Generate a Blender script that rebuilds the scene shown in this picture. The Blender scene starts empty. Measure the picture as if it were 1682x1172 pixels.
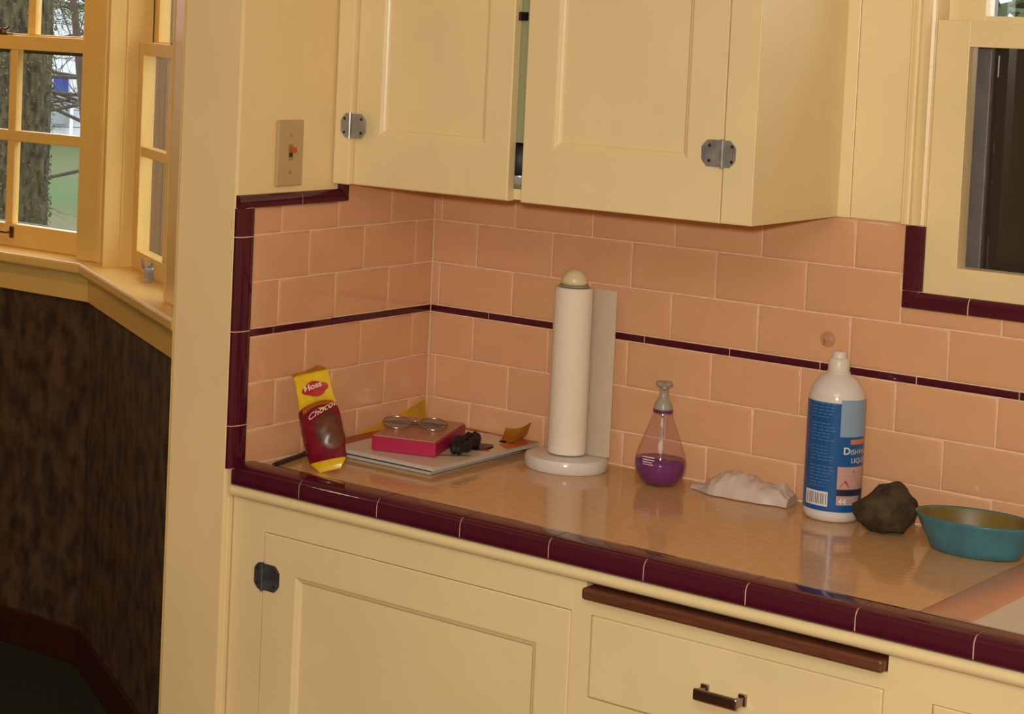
import bpy, bmesh, math, random
from mathutils import Vector, Matrix, noise
random.seed(7)
C = bpy.context.scene.collection
SC = bpy.context.scene

# ------------------------------------------------------------------ camera
cam = bpy.data.cameras.new('camera'); cam_o = bpy.data.objects.new('camera', cam); C.objects.link(cam_o)
FPX, CX, CY = 3441.4386, 219.0398, 204.6366
yaw, pitch, roll = 0.7456, 0.0583, 0.0360
fw = Vector((-math.sin(yaw)*math.cos(pitch), math.cos(yaw)*math.cos(pitch), -math.sin(pitch)))
r0 = Vector((math.cos(yaw), math.sin(yaw), 0)); u0 = r0.cross(fw)
rt = math.cos(roll)*r0 + math.sin(roll)*u0; up = -math.sin(roll)*r0 + math.cos(roll)*u0
M = Matrix((rt, up, -fw)).transposed().to_4x4(); M.translation = Vector((2.1484, -3.1349, 1.6595))
cam_o.matrix_world = M
cam.sensor_width = 36; cam.sensor_fit = 'HORIZONTAL'; cam.lens = FPX/1682*36
cam.shift_x = (841-CX)/1682; cam.shift_y = (CY-586)/1682
cam.clip_start = 0.05; cam.clip_end = 200
SC.camera = cam_o

# ------------------------------------------------------------------ world, lights, exposure
SC.view_settings.view_transform = 'Standard'; SC.view_settings.look = 'None'
SC.view_settings.gamma = 1.0; SC.view_settings.use_curve_mapping = False
SC.view_settings.exposure = -0.16
SC.cycles.blur_glossy = 0.15
W = bpy.data.worlds.new('overcast_sky'); SC.world = W; W.use_nodes = True
bg = W.node_tree.nodes['Background']; bg.inputs[0].default_value = (0.86, 0.92, 1.0, 1); bg.inputs[1].default_value = 4.2

def light(name, kind, loc, power, col, size=None, target=None, **k):
    l = bpy.data.lights.new(name, kind); o = bpy.data.objects.new(name, l); C.objects.link(o)
    o.location = loc; l.energy = power; l.color = col
    if kind == 'AREA': l.shape = 'DISK'; l.size = size
    elif size: l.shadow_soft_size = size
    for a, b in k.items(): setattr(l, a, b)
    if target:
        o.rotation_euler = (Vector(target)-Vector(loc)).to_track_quat('-Z', 'Y').to_euler()
    return o
light('ceiling_fill_light', 'AREA', (1.75, -2.7, 2.46), 27, (1.0, 0.97, 0.86), size=1.3, target=(1.5, -2.3, 0))  # unseen ceiling lamp, added and widened as soft ambient fill
light('camera_flash', 'AREA', (2.11, -3.13, 1.75), 48, (1.0, 0.98, 0.91), size=0.08, target=(0.6, -0.3, 1.15))
light('dining_lamp', 'POINT', (-2.0, -.35, 2.05), 13, (1.0, 0.58, 0.17), size=0.09)
light('hall_lamp', 'POINT', (-1.0, -1.75, 2.10), 5, (1.0, 0.80, 0.55), size=0.05)

# ------------------------------------------------------------------ materials
def lin(c):
    return tuple(((v/255)/12.92 if v/255 <= .04045 else ((v/255+.055)/1.055)**2.4) for v in c) + (1,)
MATS = {}
def mat(name, col, rough=.5, spec=.5, metal=0, noise_amt=0, scale=20, bump=0, bscale=200, trans=0, coat=0, stretch=None, col2=None, sss=0, alpha=1, ior=1.45):
    if name in MATS: return MATS[name]
    m = bpy.data.materials.new(name); m.use_nodes = True; nt = m.node_tree
    b = nt.nodes['Principled BSDF']
    b.inputs['Base Color'].default_value = lin(col); b.inputs['Roughness'].default_value = rough
    b.inputs['Specular IOR Level'].default_value = spec; b.inputs['Metallic'].default_value = metal
    b.inputs['Transmission Weight'].default_value = trans; b.inputs['Coat Weight'].default_value = coat
    b.inputs['Coat Roughness'].default_value = .05; b.inputs['IOR'].default_value = ior; b.inputs['Alpha'].default_value = alpha
    tc = nt.nodes.new('ShaderNodeTexCoord')
    vec = tc.outputs['Object']
    if stretch:
        mp = nt.nodes.new('ShaderNodeMapping'); mp.inputs['Scale'].default_value = stretch
        nt.links.new(vec, mp.inputs['Vector']); vec = mp.outputs['Vector']
    if noise_amt or col2:
        n = nt.nodes.new('ShaderNodeTexNoise'); n.inputs['Scale'].default_value = scale; n.inputs['Detail'].default_value = 5
        nt.links.new(vec, n.inputs['Vector'])
        rp = nt.nodes.new('ShaderNodeValToRGB'); rp.color_ramp.elements[0].position = .35; rp.color_ramp.elements[1].position = .65
        c = lin(col); c2 = lin(col2) if col2 else tuple(min(1, v*(1+noise_amt)) for v in c[:3])+(1,)
        c1 = c if col2 else tuple(v*(1-noise_amt) for v in c[:3])+(1,)
        rp.color_ramp.elements[0].color = c1; rp.color_ramp.elements[1].color = c2
        nt.links.new(n.outputs['Fac'], rp.inputs['Fac']); nt.links.new(rp.outputs['Color'], b.inputs['Base Color'])
    if bump:
        n2 = nt.nodes.new('ShaderNodeTexNoise'); n2.inputs['Scale'].default_value = bscale; n2.inputs['Detail'].default_value = 3
        nt.links.new(vec, n2.inputs['Vector'])
        bp = nt.nodes.new('ShaderNodeBump'); bp.inputs['Strength'].default_value = bump; bp.inputs['Distance'].default_value = .002
        nt.links.new(n2.outputs['Fac'], bp.inputs['Height']); nt.links.new(bp.outputs['Normal'], b.inputs['Normal'])
    MATS[name] = m; return m
def glass_mat(name, tint=(1,1,1), rough=0.0, fac=None, body=None, body_fac=0.0):
    """thin clear sheet: transparent + fresnel gloss (+ a little coloured body)"""
    if name in MATS: return MATS[name]
    m = bpy.data.materials.new(name); m.use_nodes = True; nt = m.node_tree; nt.nodes.clear()
    out = nt.nodes.new('ShaderNodeOutputMaterial'); tr = nt.nodes.new('ShaderNodeBsdfTransparent'); gl = nt.nodes.new('ShaderNodeBsdfGlossy')
    tr.inputs[0].default_value = tuple(tint)+(1,); gl.inputs['Roughness'].default_value = rough
    mx = nt.nodes.new('ShaderNodeMixShader'); lw = nt.nodes.new('ShaderNodeLayerWeight'); lw.inputs[0].default_value = .5
    pw = nt.nodes.new('ShaderNodeMath'); pw.operation = 'POWER'; pw.inputs[1].default_value = 5
    ml = nt.nodes.new('ShaderNodeMath'); ml.operation = 'MULTIPLY_ADD'; ml.inputs[1].default_value = .9; ml.inputs[2].default_value = .035
    nt.links.new(lw.outputs['Facing'], pw.inputs[0]); nt.links.new(pw.outputs[0], ml.inputs[0]); nt.links.new(ml.outputs[0], mx.inputs[0])
    src = tr
    if body:
        df = nt.nodes.new('ShaderNodeBsdfDiffuse'); df.inputs[0].default_value = lin(body)
        m2 = nt.nodes.new('ShaderNodeMixShader'); m2.inputs[0].default_value = body_fac
        nt.links.new(tr.outputs[0], m2.inputs[1]); nt.links.new(df.outputs[0], m2.inputs[2]); src = m2
    nt.links.new(src.outputs[0], mx.inputs[1]); nt.links.new(gl.outputs[0], mx.inputs[2]); nt.links.new(mx.outputs[0], out.inputs[0])
    MATS[name] = m; return m

CREAM = mat('cream_gloss_paint', (232, 208, 156), rough=.32, spec=.45, noise_amt=.03, scale=6, bump=.05, bscale=60)
CREAMW = mat('cream_wall_paint', (234, 206, 152), rough=.45, spec=.4, noise_amt=.03, scale=5, bump=.06, bscale=90)
NOOK = mat('yellow_cream_nook_paint', (230, 192, 112), rough=.33, spec=.45, noise_amt=.03, scale=6, bump=.05, bscale=60)
SHADEGREEN = mat('grey_green_shade', (150, 150, 110), rough=.6)  # shade behind the cabinet doors, put into the mullion's colour
TILE = mat('peach_tile_glaze', (216, 163, 121), rough=.015, spec=.7, noise_amt=.025, scale=12, bump=.14, bscale=42)
GROUT = mat('pale_grout', (232, 194, 160), rough=.8, noise_amt=.08, scale=80)
MAROON = mat('maroon_tile_glaze', (74, 16, 34), rough=.06, spec=.55, noise_amt=.06, scale=30, bump=.06, bscale=40)
COUNTER = mat('tan_counter', (206, 162, 112), rough=.06, spec=.5, noise_amt=.06, scale=60, bump=.16, bscale=75)
CHROME = mat('worn_chrome', (158, 156, 152), rough=.33, metal=.55, noise_amt=.2, scale=60)
DARKMETAL = mat('tarnished_metal', (84, 84, 86), rough=.45, metal=.5, noise_amt=.3, scale=50)
SCREWM = mat('dark_screw', (60, 55, 50), rough=.5, metal=.6)
BRASS = mat('dull_brass', (120, 84, 50), rough=.35, metal=.9, noise_amt=.15, scale=60)
BOARD = mat('brown_wood', (98, 54, 34), rough=.45, noise_amt=.18, scale=30, stretch=(1, 8, 8))
ENAMEL = mat('white_enamel', (205, 195, 182), rough=.2, noise_amt=.03, scale=8)
PLATE = mat('almond_plastic', (184, 158, 108), rough=.4, noise_amt=.02)
TOGGLE = mat('rust_toggle', (176, 84, 44), rough=.4)
BLACK = mat('black_plastic', (22, 18, 18), rough=.45, noise_amt=.2)
PAPER = mat('white_paper', (232, 218, 196), rough=.85, bump=.25, bscale=500, noise_amt=.02)
WHITEPL = mat('white_plastic', (214, 204, 196), rough=.16, noise_amt=.02)
GLASS = glass_mat('window_glass')
ALU = mat('grey_aluminium', (118, 112, 112), rough=.5, metal=.3, noise_amt=.08, scale=30)

# ------------------------------------------------------------------ mesh helpers
def obj(name, bm, m, parent=None, smooth=False, loc=None, rotz=0, auto=None):
    if isinstance(bm, bpy.types.Mesh): me = bm
    else:
        bmesh.ops.recalc_face_normals(bm, faces=bm.faces)
        me = bpy.data.meshes.new(name); bm.to_mesh(me); bm.free()
        for mm in (m if isinstance(m, (list, tuple)) else [m]): me.materials.append(mm)
        if smooth: me.shade_smooth()
        if auto is not None:
            me.shade_smooth()
            try: me.set_sharp_from_angle(angle=math.radians(auto))
            except Exception: pass
    o = bpy.data.objects.new(name, me); C.objects.link(o)
    if loc is not None: o.location = loc
    if rotz: o.rotation_euler = (0, 0, rotz)
    if parent: o.parent = parent
    return o
def box(bm, x0, x1, y0, y1, z0, z1, mi=0, bev=0, seg=2):
    r = bmesh.ops.create_cube(bm, size=1)
    for v in r['verts']:
        v.co = Vector((x0 if v.co.x < 0 else x1, y0 if v.co.y < 0 else y1, z0 if v.co.z < 0 else z1))
    fs = {f for v in r['verts'] for f in v.link_faces}
    for f in fs: f.material_index = mi
    if bev:
        es = {e for v in r['verts'] for e in v.link_edges}
        bmesh.ops.bevel(bm, geom=list(es), offset=bev, segments=seg, affect='EDGES', profile=.5)
    return bm
def bx(*a, **k): return box(bmesh.new(), *a, **k)
def lathe(bm, prof, cx=0, cy=0, n=32, mi=0, sx=1, sy=1, cap=True):
    rings = []
    for r, z in prof:
        rings.append([bm.verts.new((cx+sx*r*math.cos(2*math.pi*i/n), cy+sy*r*math.sin(2*math.pi*i/n), z)) for i in range(n)])
    for a, b in zip(rings, rings[1:]):
        for i in range(n):
            f = bm.faces.new((a[i], a[(i+1) % n], b[(i+1) % n], b[i])); f.material_index = mi
    if cap:
        for ring in (rings[0], rings[-1]):
            try: f = bm.faces.new(ring); f.material_index = mi
            except ValueError: pass
    return bm
def extrude_profile(bm, prof, a, b, fn, mi=0):
    """closed 2D profile swept from a to b; fn(p, t) -> 3D point"""
    A = [bm.verts.new(fn(p, a)) for p in prof]; B = [bm.verts.new(fn(p, b)) for p in prof]
    n = len(prof)
    for i in range(n):
        f = bm.faces.new((A[i], A[(i+1) % n], B[(i+1) % n], B[i])); f.material_index = mi
    bm.faces.new(A).material_index = mi; bm.faces.new(B[::-1]).material_index = mi
    return bm
def tube(bm, pts, r, n=8, mi=0):
    pts = [Vector(p) for p in pts]; rings = []
    for i, p in enumerate(pts):
        t = (pts[min(i+1, len(pts)-1)]-pts[max(i-1, 0)]).normalized()
        a = t.cross(Vector((0, 0, 1)));
        if a.length < 1e-4: a = t.cross(Vector((0, 1, 0)))
        a.normalize(); b = t.cross(a)
        rr = r[i] if isinstance(r, (list, tuple)) else r
        rings.append([bm.verts.new(p+rr*(math.cos(2*math.pi*k/n)*a+math.sin(2*math.pi*k/n)*b)) for k in range(n)])
    for A, B in zip(rings, rings[1:]):
        for k in range(n):
            bm.faces.new((A[k], A[(k+1) % n], B[(k+1) % n], B[k])).material_index = mi
    bm.faces.new(rings[0]).material_index = mi; bm.faces.new(rings[-1][::-1]).material_index = mi
    return bm
def tag(o, label=None, cat=None, group=None, kind=None):
    if label: o['label'] = label
    if cat: o['category'] = cat
    if group: o['group'] = group
    if kind: o['kind'] = kind
    return o
def thing(name, label, cat, loc=(0, 0, 0), rotz=0, group=None):
    o = bpy.data.objects.new(name, None); C.objects.link(o); o.empty_display_size = .05
    o.location = loc; o.rotation_euler = (0, 0, rotz)
    return tag(o, label, cat, group)
def struct(name, bm, m, label=None, **k):
    o = obj(name, bm, m, **k); tag(o, label, kind='structure'); return o
def struct_empty(name, label=None):
    o = bpy.data.objects.new(name, None); C.objects.link(o); return tag(o, label, kind='structure')
def text_bm(s, size, font_shear=0, bold=0):
    cu = bpy.data.curves.new('lettering', 'FONT'); cu.body = s; cu.size = size; cu.shear = font_shear; cu.offset = bold
    cu.align_x = 'LEFT'; cu.resolution_u = 3
    o = bpy.data.objects.new('lettering', cu); C.objects.link(o)
    dg = bpy.context.evaluated_depsgraph_get(); me = bpy.data.meshes.new_from_object(o.evaluated_get(dg))
    C.objects.unlink(o); bpy.data.objects.remove(o); bpy.data.curves.remove(cu)
    bm = bmesh.new(); bm.from_mesh(me); bpy.data.meshes.remove(me); return bm

# ------------------------------------------------------------------ kitchen shell
ZT = 2.5
struct('floor', bx(-.127, 3.3, -4.3, .16, -.02, 0), mat('kitchen_floor', (120, 84, 56), rough=.4, noise_amt=.1, scale=8), 'brown kitchen floor')
struct('floor_dining', bx(-4.3, -.127, -4.3, .8, -.02, 0), mat('dark_carpet', (22, 27, 26), rough=1, noise_amt=.3, scale=60, bump=.5, bscale=300), 'dark blue green carpet of the dining nook')
struct('ceiling', bx(-4.3, 3.3, -4.3, .8, ZT, ZT+.02), mat('ceiling_white', (226, 214, 190), rough=.8), 'pale ceiling')
bm = bmesh.new()
WX0, WX1, WZ0, WZ1 = .888, 1.70, 1.2405, 2.15
box(bm, -.127, WX0, .003, .15, 0, ZT); box(bm, WX1, 3.3, .003, .15, 0, ZT)
box(bm, WX0, WX1, .003, .15, 0, WZ0); box(bm, WX0, WX1, .003, .15, WZ1, ZT)
wall_back = struct('wall_back', bm, CREAMW, 'cream kitchen wall behind the worktop, tiled peach below the cabinets')
wall_left = struct('wall_left', bx(-.127, -.002, -.556, .003, 0, ZT, bev=.004), CREAMW, 'cream end wall beside the worktop with a wide square pillar edge')
struct('wall_right', bx(3.3, 3.4, -4.3, .16, 0, ZT), CREAMW)
struct('wall_rear', bx(-4.4, 3.4, -4.4, -4.3, 0, ZT), CREAMW)
struct('wall_dining', bx(-4.4, -4.3, -4.4, .14, 0, ZT), NOOK)
struct('trim_1', bx(-.018, .0003, -.549, -.5355, 0, .865, bev=.003), CREAM, 'narrow cream strip where cabinet meets pillar')

# ------------------------------------------------------------------ tiles
G = .0015
tile_cache = {}
def tile_mesh(w, h, m, t=.006, b=.0026):
    key = (round(w, 4), round(h, 4), m.name)
    if key in tile_cache: return tile_cache[key]
    bm = bmesh.new()
    def ring(ins, y): return [bm.verts.new((ins, y, ins)), bm.verts.new((w-ins, y, ins)), bm.verts.new((w-ins, y, h-ins)), bm.verts.new((ins, y, h-ins))]
    q = min(1, w*.28/.0075, h*.28/.0075)
    R = [ring(0, t)]+[ring(a*q, c*q) for a, c in ((0, .0021), (.0006, .0012), (.0020, .0006), (.0048, .00015), (.0075, 0))]
    for A, B in zip(R, R[1:]):
        for i in range(4): bm.faces.new((A[i], A[(i+1) % 4], B[(i+1) % 4], B[i]))
    bm.faces.new(R[-1])
    bmesh.ops.recalc_face_normals(bm, faces=bm.faces)
    for f in bm.faces: f.smooth = True
    me = bpy.data.meshes.new('tile'); bm.to_mesh(me); bm.free(); me.materials.append(m)
    tile_cache[key] = me; return me
def put_tile(parent, side, a0, a1, z0, z1, m=TILE, name='tile', proud=0.0):
    """a = x on the back wall, or y on the left wall (both increasing); face in the wall plane"""
    if a1-a0 < .004 or z1-z0 < .004: return
    me = tile_mesh(a1-a0-G, z1-z0-G, m)
    rx, rz = random.gauss(0, .0022), random.gauss(0, .0022)
    if side == 'back': o = obj(name, me, m, parent, loc=(a0+G/2, -proud, z0+G/2)); o.rotation_euler = (rx, 0, rz)
    else: o = obj(name, me, m, parent, loc=(proud, a0+G/2, z0+G/2)); o.rotation_euler = (rx, 0, math.pi/2+rz)
    return o
RP, PT = .0767, .1534
CB, BA, LT, LB, DE, EF, CT = 1.2892, 1.2125, 1.1355, 1.1224, 1.0454, .9687, .9115
TOPZ = 1.3665
rows = [(CB, TOPZ, 0), (BA, CB, 1), (LT, BA, 0), (DE, LB, 1), (EF, DE, 0), (CT, EF, 1)]
obj('grout', bx(-.001, 1.55, .0016, .0035, CT-.002, 1.2405), GROUT, wall_back)
obj('grout', bx(-.001, .8875, .0016, .0035, 1.2405, TOPZ), GROUT, wall_back)
obj('grout', bx(-.0035, -.0016, -.553, .001, CT-.002, 1.352), GROUT, wall_left)
obj('grout', bx(-.0035, -.0016, -.27, .001, 1.352, TOPZ), GROUT, wall_left)
XE = 1.55
for z0, z1, odd in rows:
    x = .1688-PT*2 + (PT/2 if odd else 0)
    while x < XE:
        a0, a1 = max(0, x), min(XE, x+PT); x += PT
        if a1-a0 < .004: continue
        if z0 >= CB-.001:
            if a0 > .86: continue
            a1 = min(a1, .8625)
            put_tile(wall_back, 'back', a0, a1, z0, z1)
        elif abs(z0-BA) < .001 and a1 > .865:
            put_tile(wall_back, 'back', max(a0, .8595), a1, z0, 1.2400)
        else: put_tile(wall_back, 'back', a0, a1, z0, z1)
x = .1229-PT
while x < XE:
    a0, a1 = max(0, x), x+PT; x += PT
    put_tile(wall_back, 'back', a0, a1, LB, LT, MAROON, 'liner_tile')
YL = -.5166
for z0, z1, odd in rows:
    y = -(.0553 + (0 if odd else PT/2)) + PT
    while y > YL:
        a1, a0 = min(0, y), max(YL, y-PT); y -= PT
        if a1-a0 < .004: continue
        if z0 >= CB-.001:
            if a1 <= -.267: put_tile(wall_left, 'left', a0, a1, z0, 1.3345)
            else: put_tile(wall_left, 'left', a0, a1, z0, z1)
        else: put_tile(wall_left, 'left', a0, a1, z0, z1)
for a1, a0 in ((0, -.142), (-.142, -.2955), (-.2955, -.449), (-.449, YL)):
    put_tile(wall_left, 'left', a0, a1, LB, LT, MAROON, 'liner_tile')

# maroon bullnose pieces: profile across (0 = tile side, w = outer side), bulge out of the wall
def cap_profile(w, b):
    P = [(0, -.004), (0, b*.75), (w*.06, b)]
    for i in range(7):
        s = .35+.65*i/6; P.append((w*s, b*math.sqrt(max(0, 1-((s-.35)/.65)**2))))
    P.append((w, -.004)); return P
def cap(parent, fn, a, b, w, bulge, name='edge_tile'):
    bm = extrude_profile(bmesh.new(), cap_profile(w, bulge), a+G/2, b-G/2, fn)
    return obj(name, bm, MAROON, parent, auto=40)
B_ = .007
# left wall: vertical run, top run, short upturn
zs = [CT, .9815, 1.135, 1.2885, 1.3355]
fv = lambda p, t: Vector((p[1], YL-p[0], t))
for a, b in zip(zs, zs[1:]): cap(wall_left, fv, a, b, .039, B_)
ft = lambda p, t: Vector((p[1], t, 1.3345+p[0]))
cap(wall_left, ft, -.5556, -.394, .0215, B_)
P = cap_profile(.0215, B_)
for fn in (lambda p, t: Vector((p[1], -.3932 if t == 0 else -.2680-p[0], 1.3345+p[0])), lambda p, t: Vector((p[1], -.2672-p[0], 1.3360+p[0] if t == 0 else 1.3666))):
    obj('edge_tile', extrude_profile(bmesh.new(), P, 0, 1, fn), MAROON, wall_left, auto=40)
obj('grout', extrude_profile(bmesh.new(), [(q[0]*.985, q[1]-.0006) for q in cap_profile(.039, B_)], CT, 1.3355, fv), GROUT, wall_left)
obj('grout', extrude_profile(bmesh.new(), [(q[0]*.98, q[1]-.0006) for q in cap_profile(.0215, B_)], -.553, -.29, ft), GROUT, wall_left)
# window: vertical at left, horizontal below
fw1 = lambda p, t: Vector((.8625+p[0], -p[1], t))
cap(wall_back, fw1, 1.2645, 1.3645, .028, B_)
fw2 = lambda p, t: Vector((t, -p[1], 1.2385+p[0]))
bm = bmesh.new(); P = cap_profile(.025, B_)
extrude_profile(bm, P, 0, 1, lambda p, t: Vector((.8625+p[0] if t else .8625+p[0], -p[1], 1.2638-.0)) if t else Vector((.8625+p[0], -p[1], 1.2390+p[0])))
obj('edge_tile', bm, MAROON, wall_back, auto=40)
for a, b in ((.8665, .9638), (.9638, 1.1172), (1.1172, 1.2706), (1.2706, 1.424)):
    bm = bmesh.new()
    if a < .87:
        extrude_profile(bm, P, 0, 1, lambda p, t: Vector((.8633+p[0] if t == 0 else .9630, -p[1], 1.2385+p[0])))
    else: extrude_profile(bm, P, a+G/2, b-G/2, fw2)
    obj('edge_tile', bm, MAROON, wall_back, auto=40)
obj('grout', extrude_profile(bmesh.new(), [(q[0]*.98, q[1]-.0006) for q in P], .89, 1.424, fw2), GROUT, wall_back)

# ------------------------------------------------------------------ kitchen window (right)
w1 = struct_empty('window_1', 'cream painted kitchen window above the worktop')
obj('casing_board', bx(.7490, .7747, -.0075, .003, TOPZ, 2.25, bev=.0012), CREAM, w1)
obj('casing_board', bx(.7755, .8560, -.0075, .003, TOPZ+.0005, 2.25, bev=.0012), CREAM, w1)
mp = [(.8555, .003), (.8555, -.009), (.858, -.0125), (.8605, -.0125), (.8625, -.008), (.8665, -.0055), (.8705, -.0085), (.874, -.014), (.879, -.0145), (.8825, -.010), (.8835, -.002), (.8880, .000), (.8880, .012)]
obj('casing_molding', extrude_profile(bmesh.new(), mp, TOPZ-.001, 2.25, lambda p, t: Vector((p[0], p[1], t))), CREAM, w1, auto=50)
def sash(parent, name, fn, x0, x1, z0, z1, st, rb, rtp, y0, y1, muntins_x=(), muntins_z=(), mw=.016, m=CREAM, pane=True):
    """window sash in local coords; fn maps a box to the wall's frame"""
    o = obj(name, bx(x0, x0+st, y0, y1, z0, z1, bev=.0008), m, parent)
    for a in ((x1-st, x1, z0, z1), (x0+st, x1-st, z0, z0+rb), (x0+st, x1-st, z1-rtp, z1)):
        obj(name.replace('sash', 'sash_rail') if a[0] == x0+st else name, bx(a[0], a[1], y0, y1, a[2], a[3], bev=.0008), m, parent)
    for mx in muntins_x: obj('muntin', bx(mx-mw/2, mx+mw/2, y0+.004, y1-.004, z0+rb, z1-rtp, bev=.002), m, parent)
    for mz in muntins_z: obj('muntin', bx(x0+st, x1-st, y0+.003, y1-.003, mz-mw/2, mz+mw/2, bev=.002), m, parent)
    if pane: obj('pane', bx(x0+st-.004, x1-st+.004, (y0+y1)/2-.0015, (y0+y1)/2+.0015, z0+rb-.004, z1-rtp+.004), GLASS, parent)
sash(w1, 'sash', None, .8890, 1.695, 1.2600, 1.6765, .0490, .0455, .0385, .008, .042)
sash(w1, 'sash', None, .8890, 1.695, 1.6450, 2.14, .0560, .040, .05, .046, .080)
obj('jamb', bx(.885, .8890, .003, .12, 1.2405, 2.15), CREAM, w1)
obj('sill', bx(.889, 1.695, -.001, .15, 1.2405, 1.2600, bev=.002), CREAM, w1)
bm = bmesh.new()
box(bm, .8895, .9080, .090, .112, 1.262, 2.14, bev=.0015); box(bm, .9085, .938, .098, .112, 1.262, 2.14, bev=.0015)
box(bm, .938, 1.69, .094, .112, 1.262, 1.288, bev=.0015); box(bm, .938, 1.69, .094, .112, 1.655, 1.682, bev=.0015)
obj('storm_frame', bm, ALU, w1)['label'] = 'grey aluminium storm window frame'
obj('storm_pane', bx(.936, 1.69, .104, .1055, 1.286, 1.657), glass_mat('insect_screen', tint=(.55, .5, .47), body=(52, 44, 38), body_fac=.45), w1)
obj('storm_pane', bx(.936, 1.69, .104, .1055, 1.68, 2.13), GLASS, w1)

# ------------------------------------------------------------------ upper cabinet
YC = -.297; CBZ = 1.3670; CTZ = 2.2
uc = thing('wall_cabinet', 'cream painted two-door wall cabinet hung above the tiled corner', 'cabinet', (0, 0, CBZ))
def up(name, bm, m, parent=uc, **k):
    for v in bm.verts: v.co.z -= CBZ
    return obj(name, bm, m, parent, **k)
bm = bmesh.new()
box(bm, .7340, .7545, YC+.0205, -.0085, CBZ, CTZ); box(bm, .001, .734, -.014, -.0085, CBZ+.02, CTZ); box(bm, .001, .015, YC+.0205, -.014, CBZ, CTZ)
box(bm, .015, .734, YC+.0205, -.0085, CBZ+.001, CBZ+.018); box(bm, .015, .734, YC+.0205, -.0085, CTZ-.018, CTZ)
up('body', bm, CREAM)
up('shelf', bx(.015, .734, YC+.06, -.015, 1.68, 1.698), CREAM)
up('stile', bx(.001, .0348, YC-.012, YC+.0200, CBZ-.0008, CTZ, bev=.0025), CREAM)
bm = bx(.7062, .7545, YC, YC+.0206, CBZ, CTZ)
bmesh.ops.bevel(bm, geom=[e for e in bm.edges if all(v.co.y < YC+.001 for v in e.verts)], offset=.002, segments=2, affect='EDGES')
up('stile', bm, CREAM)
up('mullion', bx(.328, .372, YC+.0205, YC+.0300, 1.459, CTZ), SHADEGREEN)['label'] = 'shaded grey green upright seen through the gap between the doors'
def panel_door(name, x0, x1, z0, z1, p0, p1, q0, q1, yf, t, parent, fix, edge_r=.002, right_r=None, rec=.008):
    """framed door: two stiles, two rails (one mesh with stepped moulding) and a recessed panel"""
    bm = bmesh.new(); b = .006
    def q(a, c): return [bm.verts.new(v) for v in ((x0+a, c, z0+a), (x1-a, c, z0+a), (x1-a, c, z1-a), (x0+a, c, z1-a))]
    O0 = q(0, yf+t); O1 = q(0, yf+edge_r); O2 = q(edge_r, yf)
    if right_r:
        for ring, dx, dy in ((O1, 0, right_r*.55), (O2, -right_r+edge_r, 0)):
            for i in (1, 2): ring[i].co.x += dx; ring[i].co.y += dy
    def pr(a, c): return [bm.verts.new(v) for v in ((p0+a, c, q0+a), (p1-a, c, q0+a), (p1-a, c, q1-a), (p0+a, c, q1-a))]
    k = rec/.0075; I0 = pr(-.0035, yf); I1 = pr(-.0015, yf+.0007*k); I2 = pr(.0010, yf+.0028*k); I2b = pr(.0022, yf+.0030*k); I2c = pr(.0050, yf+.0049*k); I3 = pr(.0072, yf+rec)
    for A, B in ((O0, O1), (O1, O2), (O2, I0), (I0, I1), (I1, I2), (I2, I2b), (I2b, I2c), (I2c, I3)):
        for i in range(4): bm.faces.new((A[i], A[(i+1) % 4], B[(i+1) % 4], B[i]))
    bm.faces.new(O0); bm.faces.new(I3)
    d = fix(name, bm, CREAM, parent)
    return d
d1 = panel_door('door', .0352, .3392, CBZ-.0005, 2.15, .0885, .2905, 1.4565, 2.07, YC, .019, uc, up)
d2 = panel_door('door', .3645, .7046, CBZ-.0005, 2.15, .4225, .6450, 1.4590, 2.07, YC, .019, uc, up, edge_r=.0012)
def hinge(parent, xp, zc, yf, left, right, h, fix, m):
    bm = bmesh.new()
    def leaf(xa, xb):   # octagonal cut leaf
        s = 1 if xb > xa else -1; c = min(.0095, abs(xb-xa)*.5); hh = h/2
        P = [(xa, -hh), (xb-s*c, -hh), (xb-s*c*.3, -hh+c*.7), (xb, -hh+c*1.2), (xb, hh-c*1.2), (xb-s*c*.3, hh-c*.7), (xb-s*c, hh), (xa, hh)]
        extrude_profile(bm, P, yf, yf-.0016, lambda p, t: Vector((p[0], t, zc+p[1])))
    leaf(xp, xp-left); leaf(xp, xp+right)
    hg = fix('hinge', bm, m, parent)
    pin = tube(bmesh.new(), [(xp, yf-.0028, zc-h/2-.0015), (xp, yf-.0028, zc+h/2+.0015)], .0028, 10)
    o2 = fix('hinge_pin', pin, m, hg, smooth=False)
    for dx in (-left*.62, right*.72):
        for dz in (-h*.28, h*.28):
            s = bmesh.new(); lathe(s, [(.0001, 0), (.0028, 0), (.0022, .001), (.0001, .0013)], n=10)
            for v in s.verts: v.co = Vector((xp+dx+v.co.x, yf-.0014-v.co.z, zc+dz+v.co.y))
            fix('screw', s, SCREWM, hg)
    return hg
hinge(uc, .0352, 1.4663, YC-.0125, .0195, .0315, .041, up, CHROME)
hinge(uc, .7050, 1.4690, YC-.0005, .0335, .021, .040, up, CHROME)
bm = bx(.338, .352, YC+.010, YC+.0204, 1.6525, 1.6665, bev=.002)
catch = up('catch', bm, mat('black_catch', (40, 30, 30), rough=.2, metal=.6)); catch['label'] = 'small dark metal catch between the doors'
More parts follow.
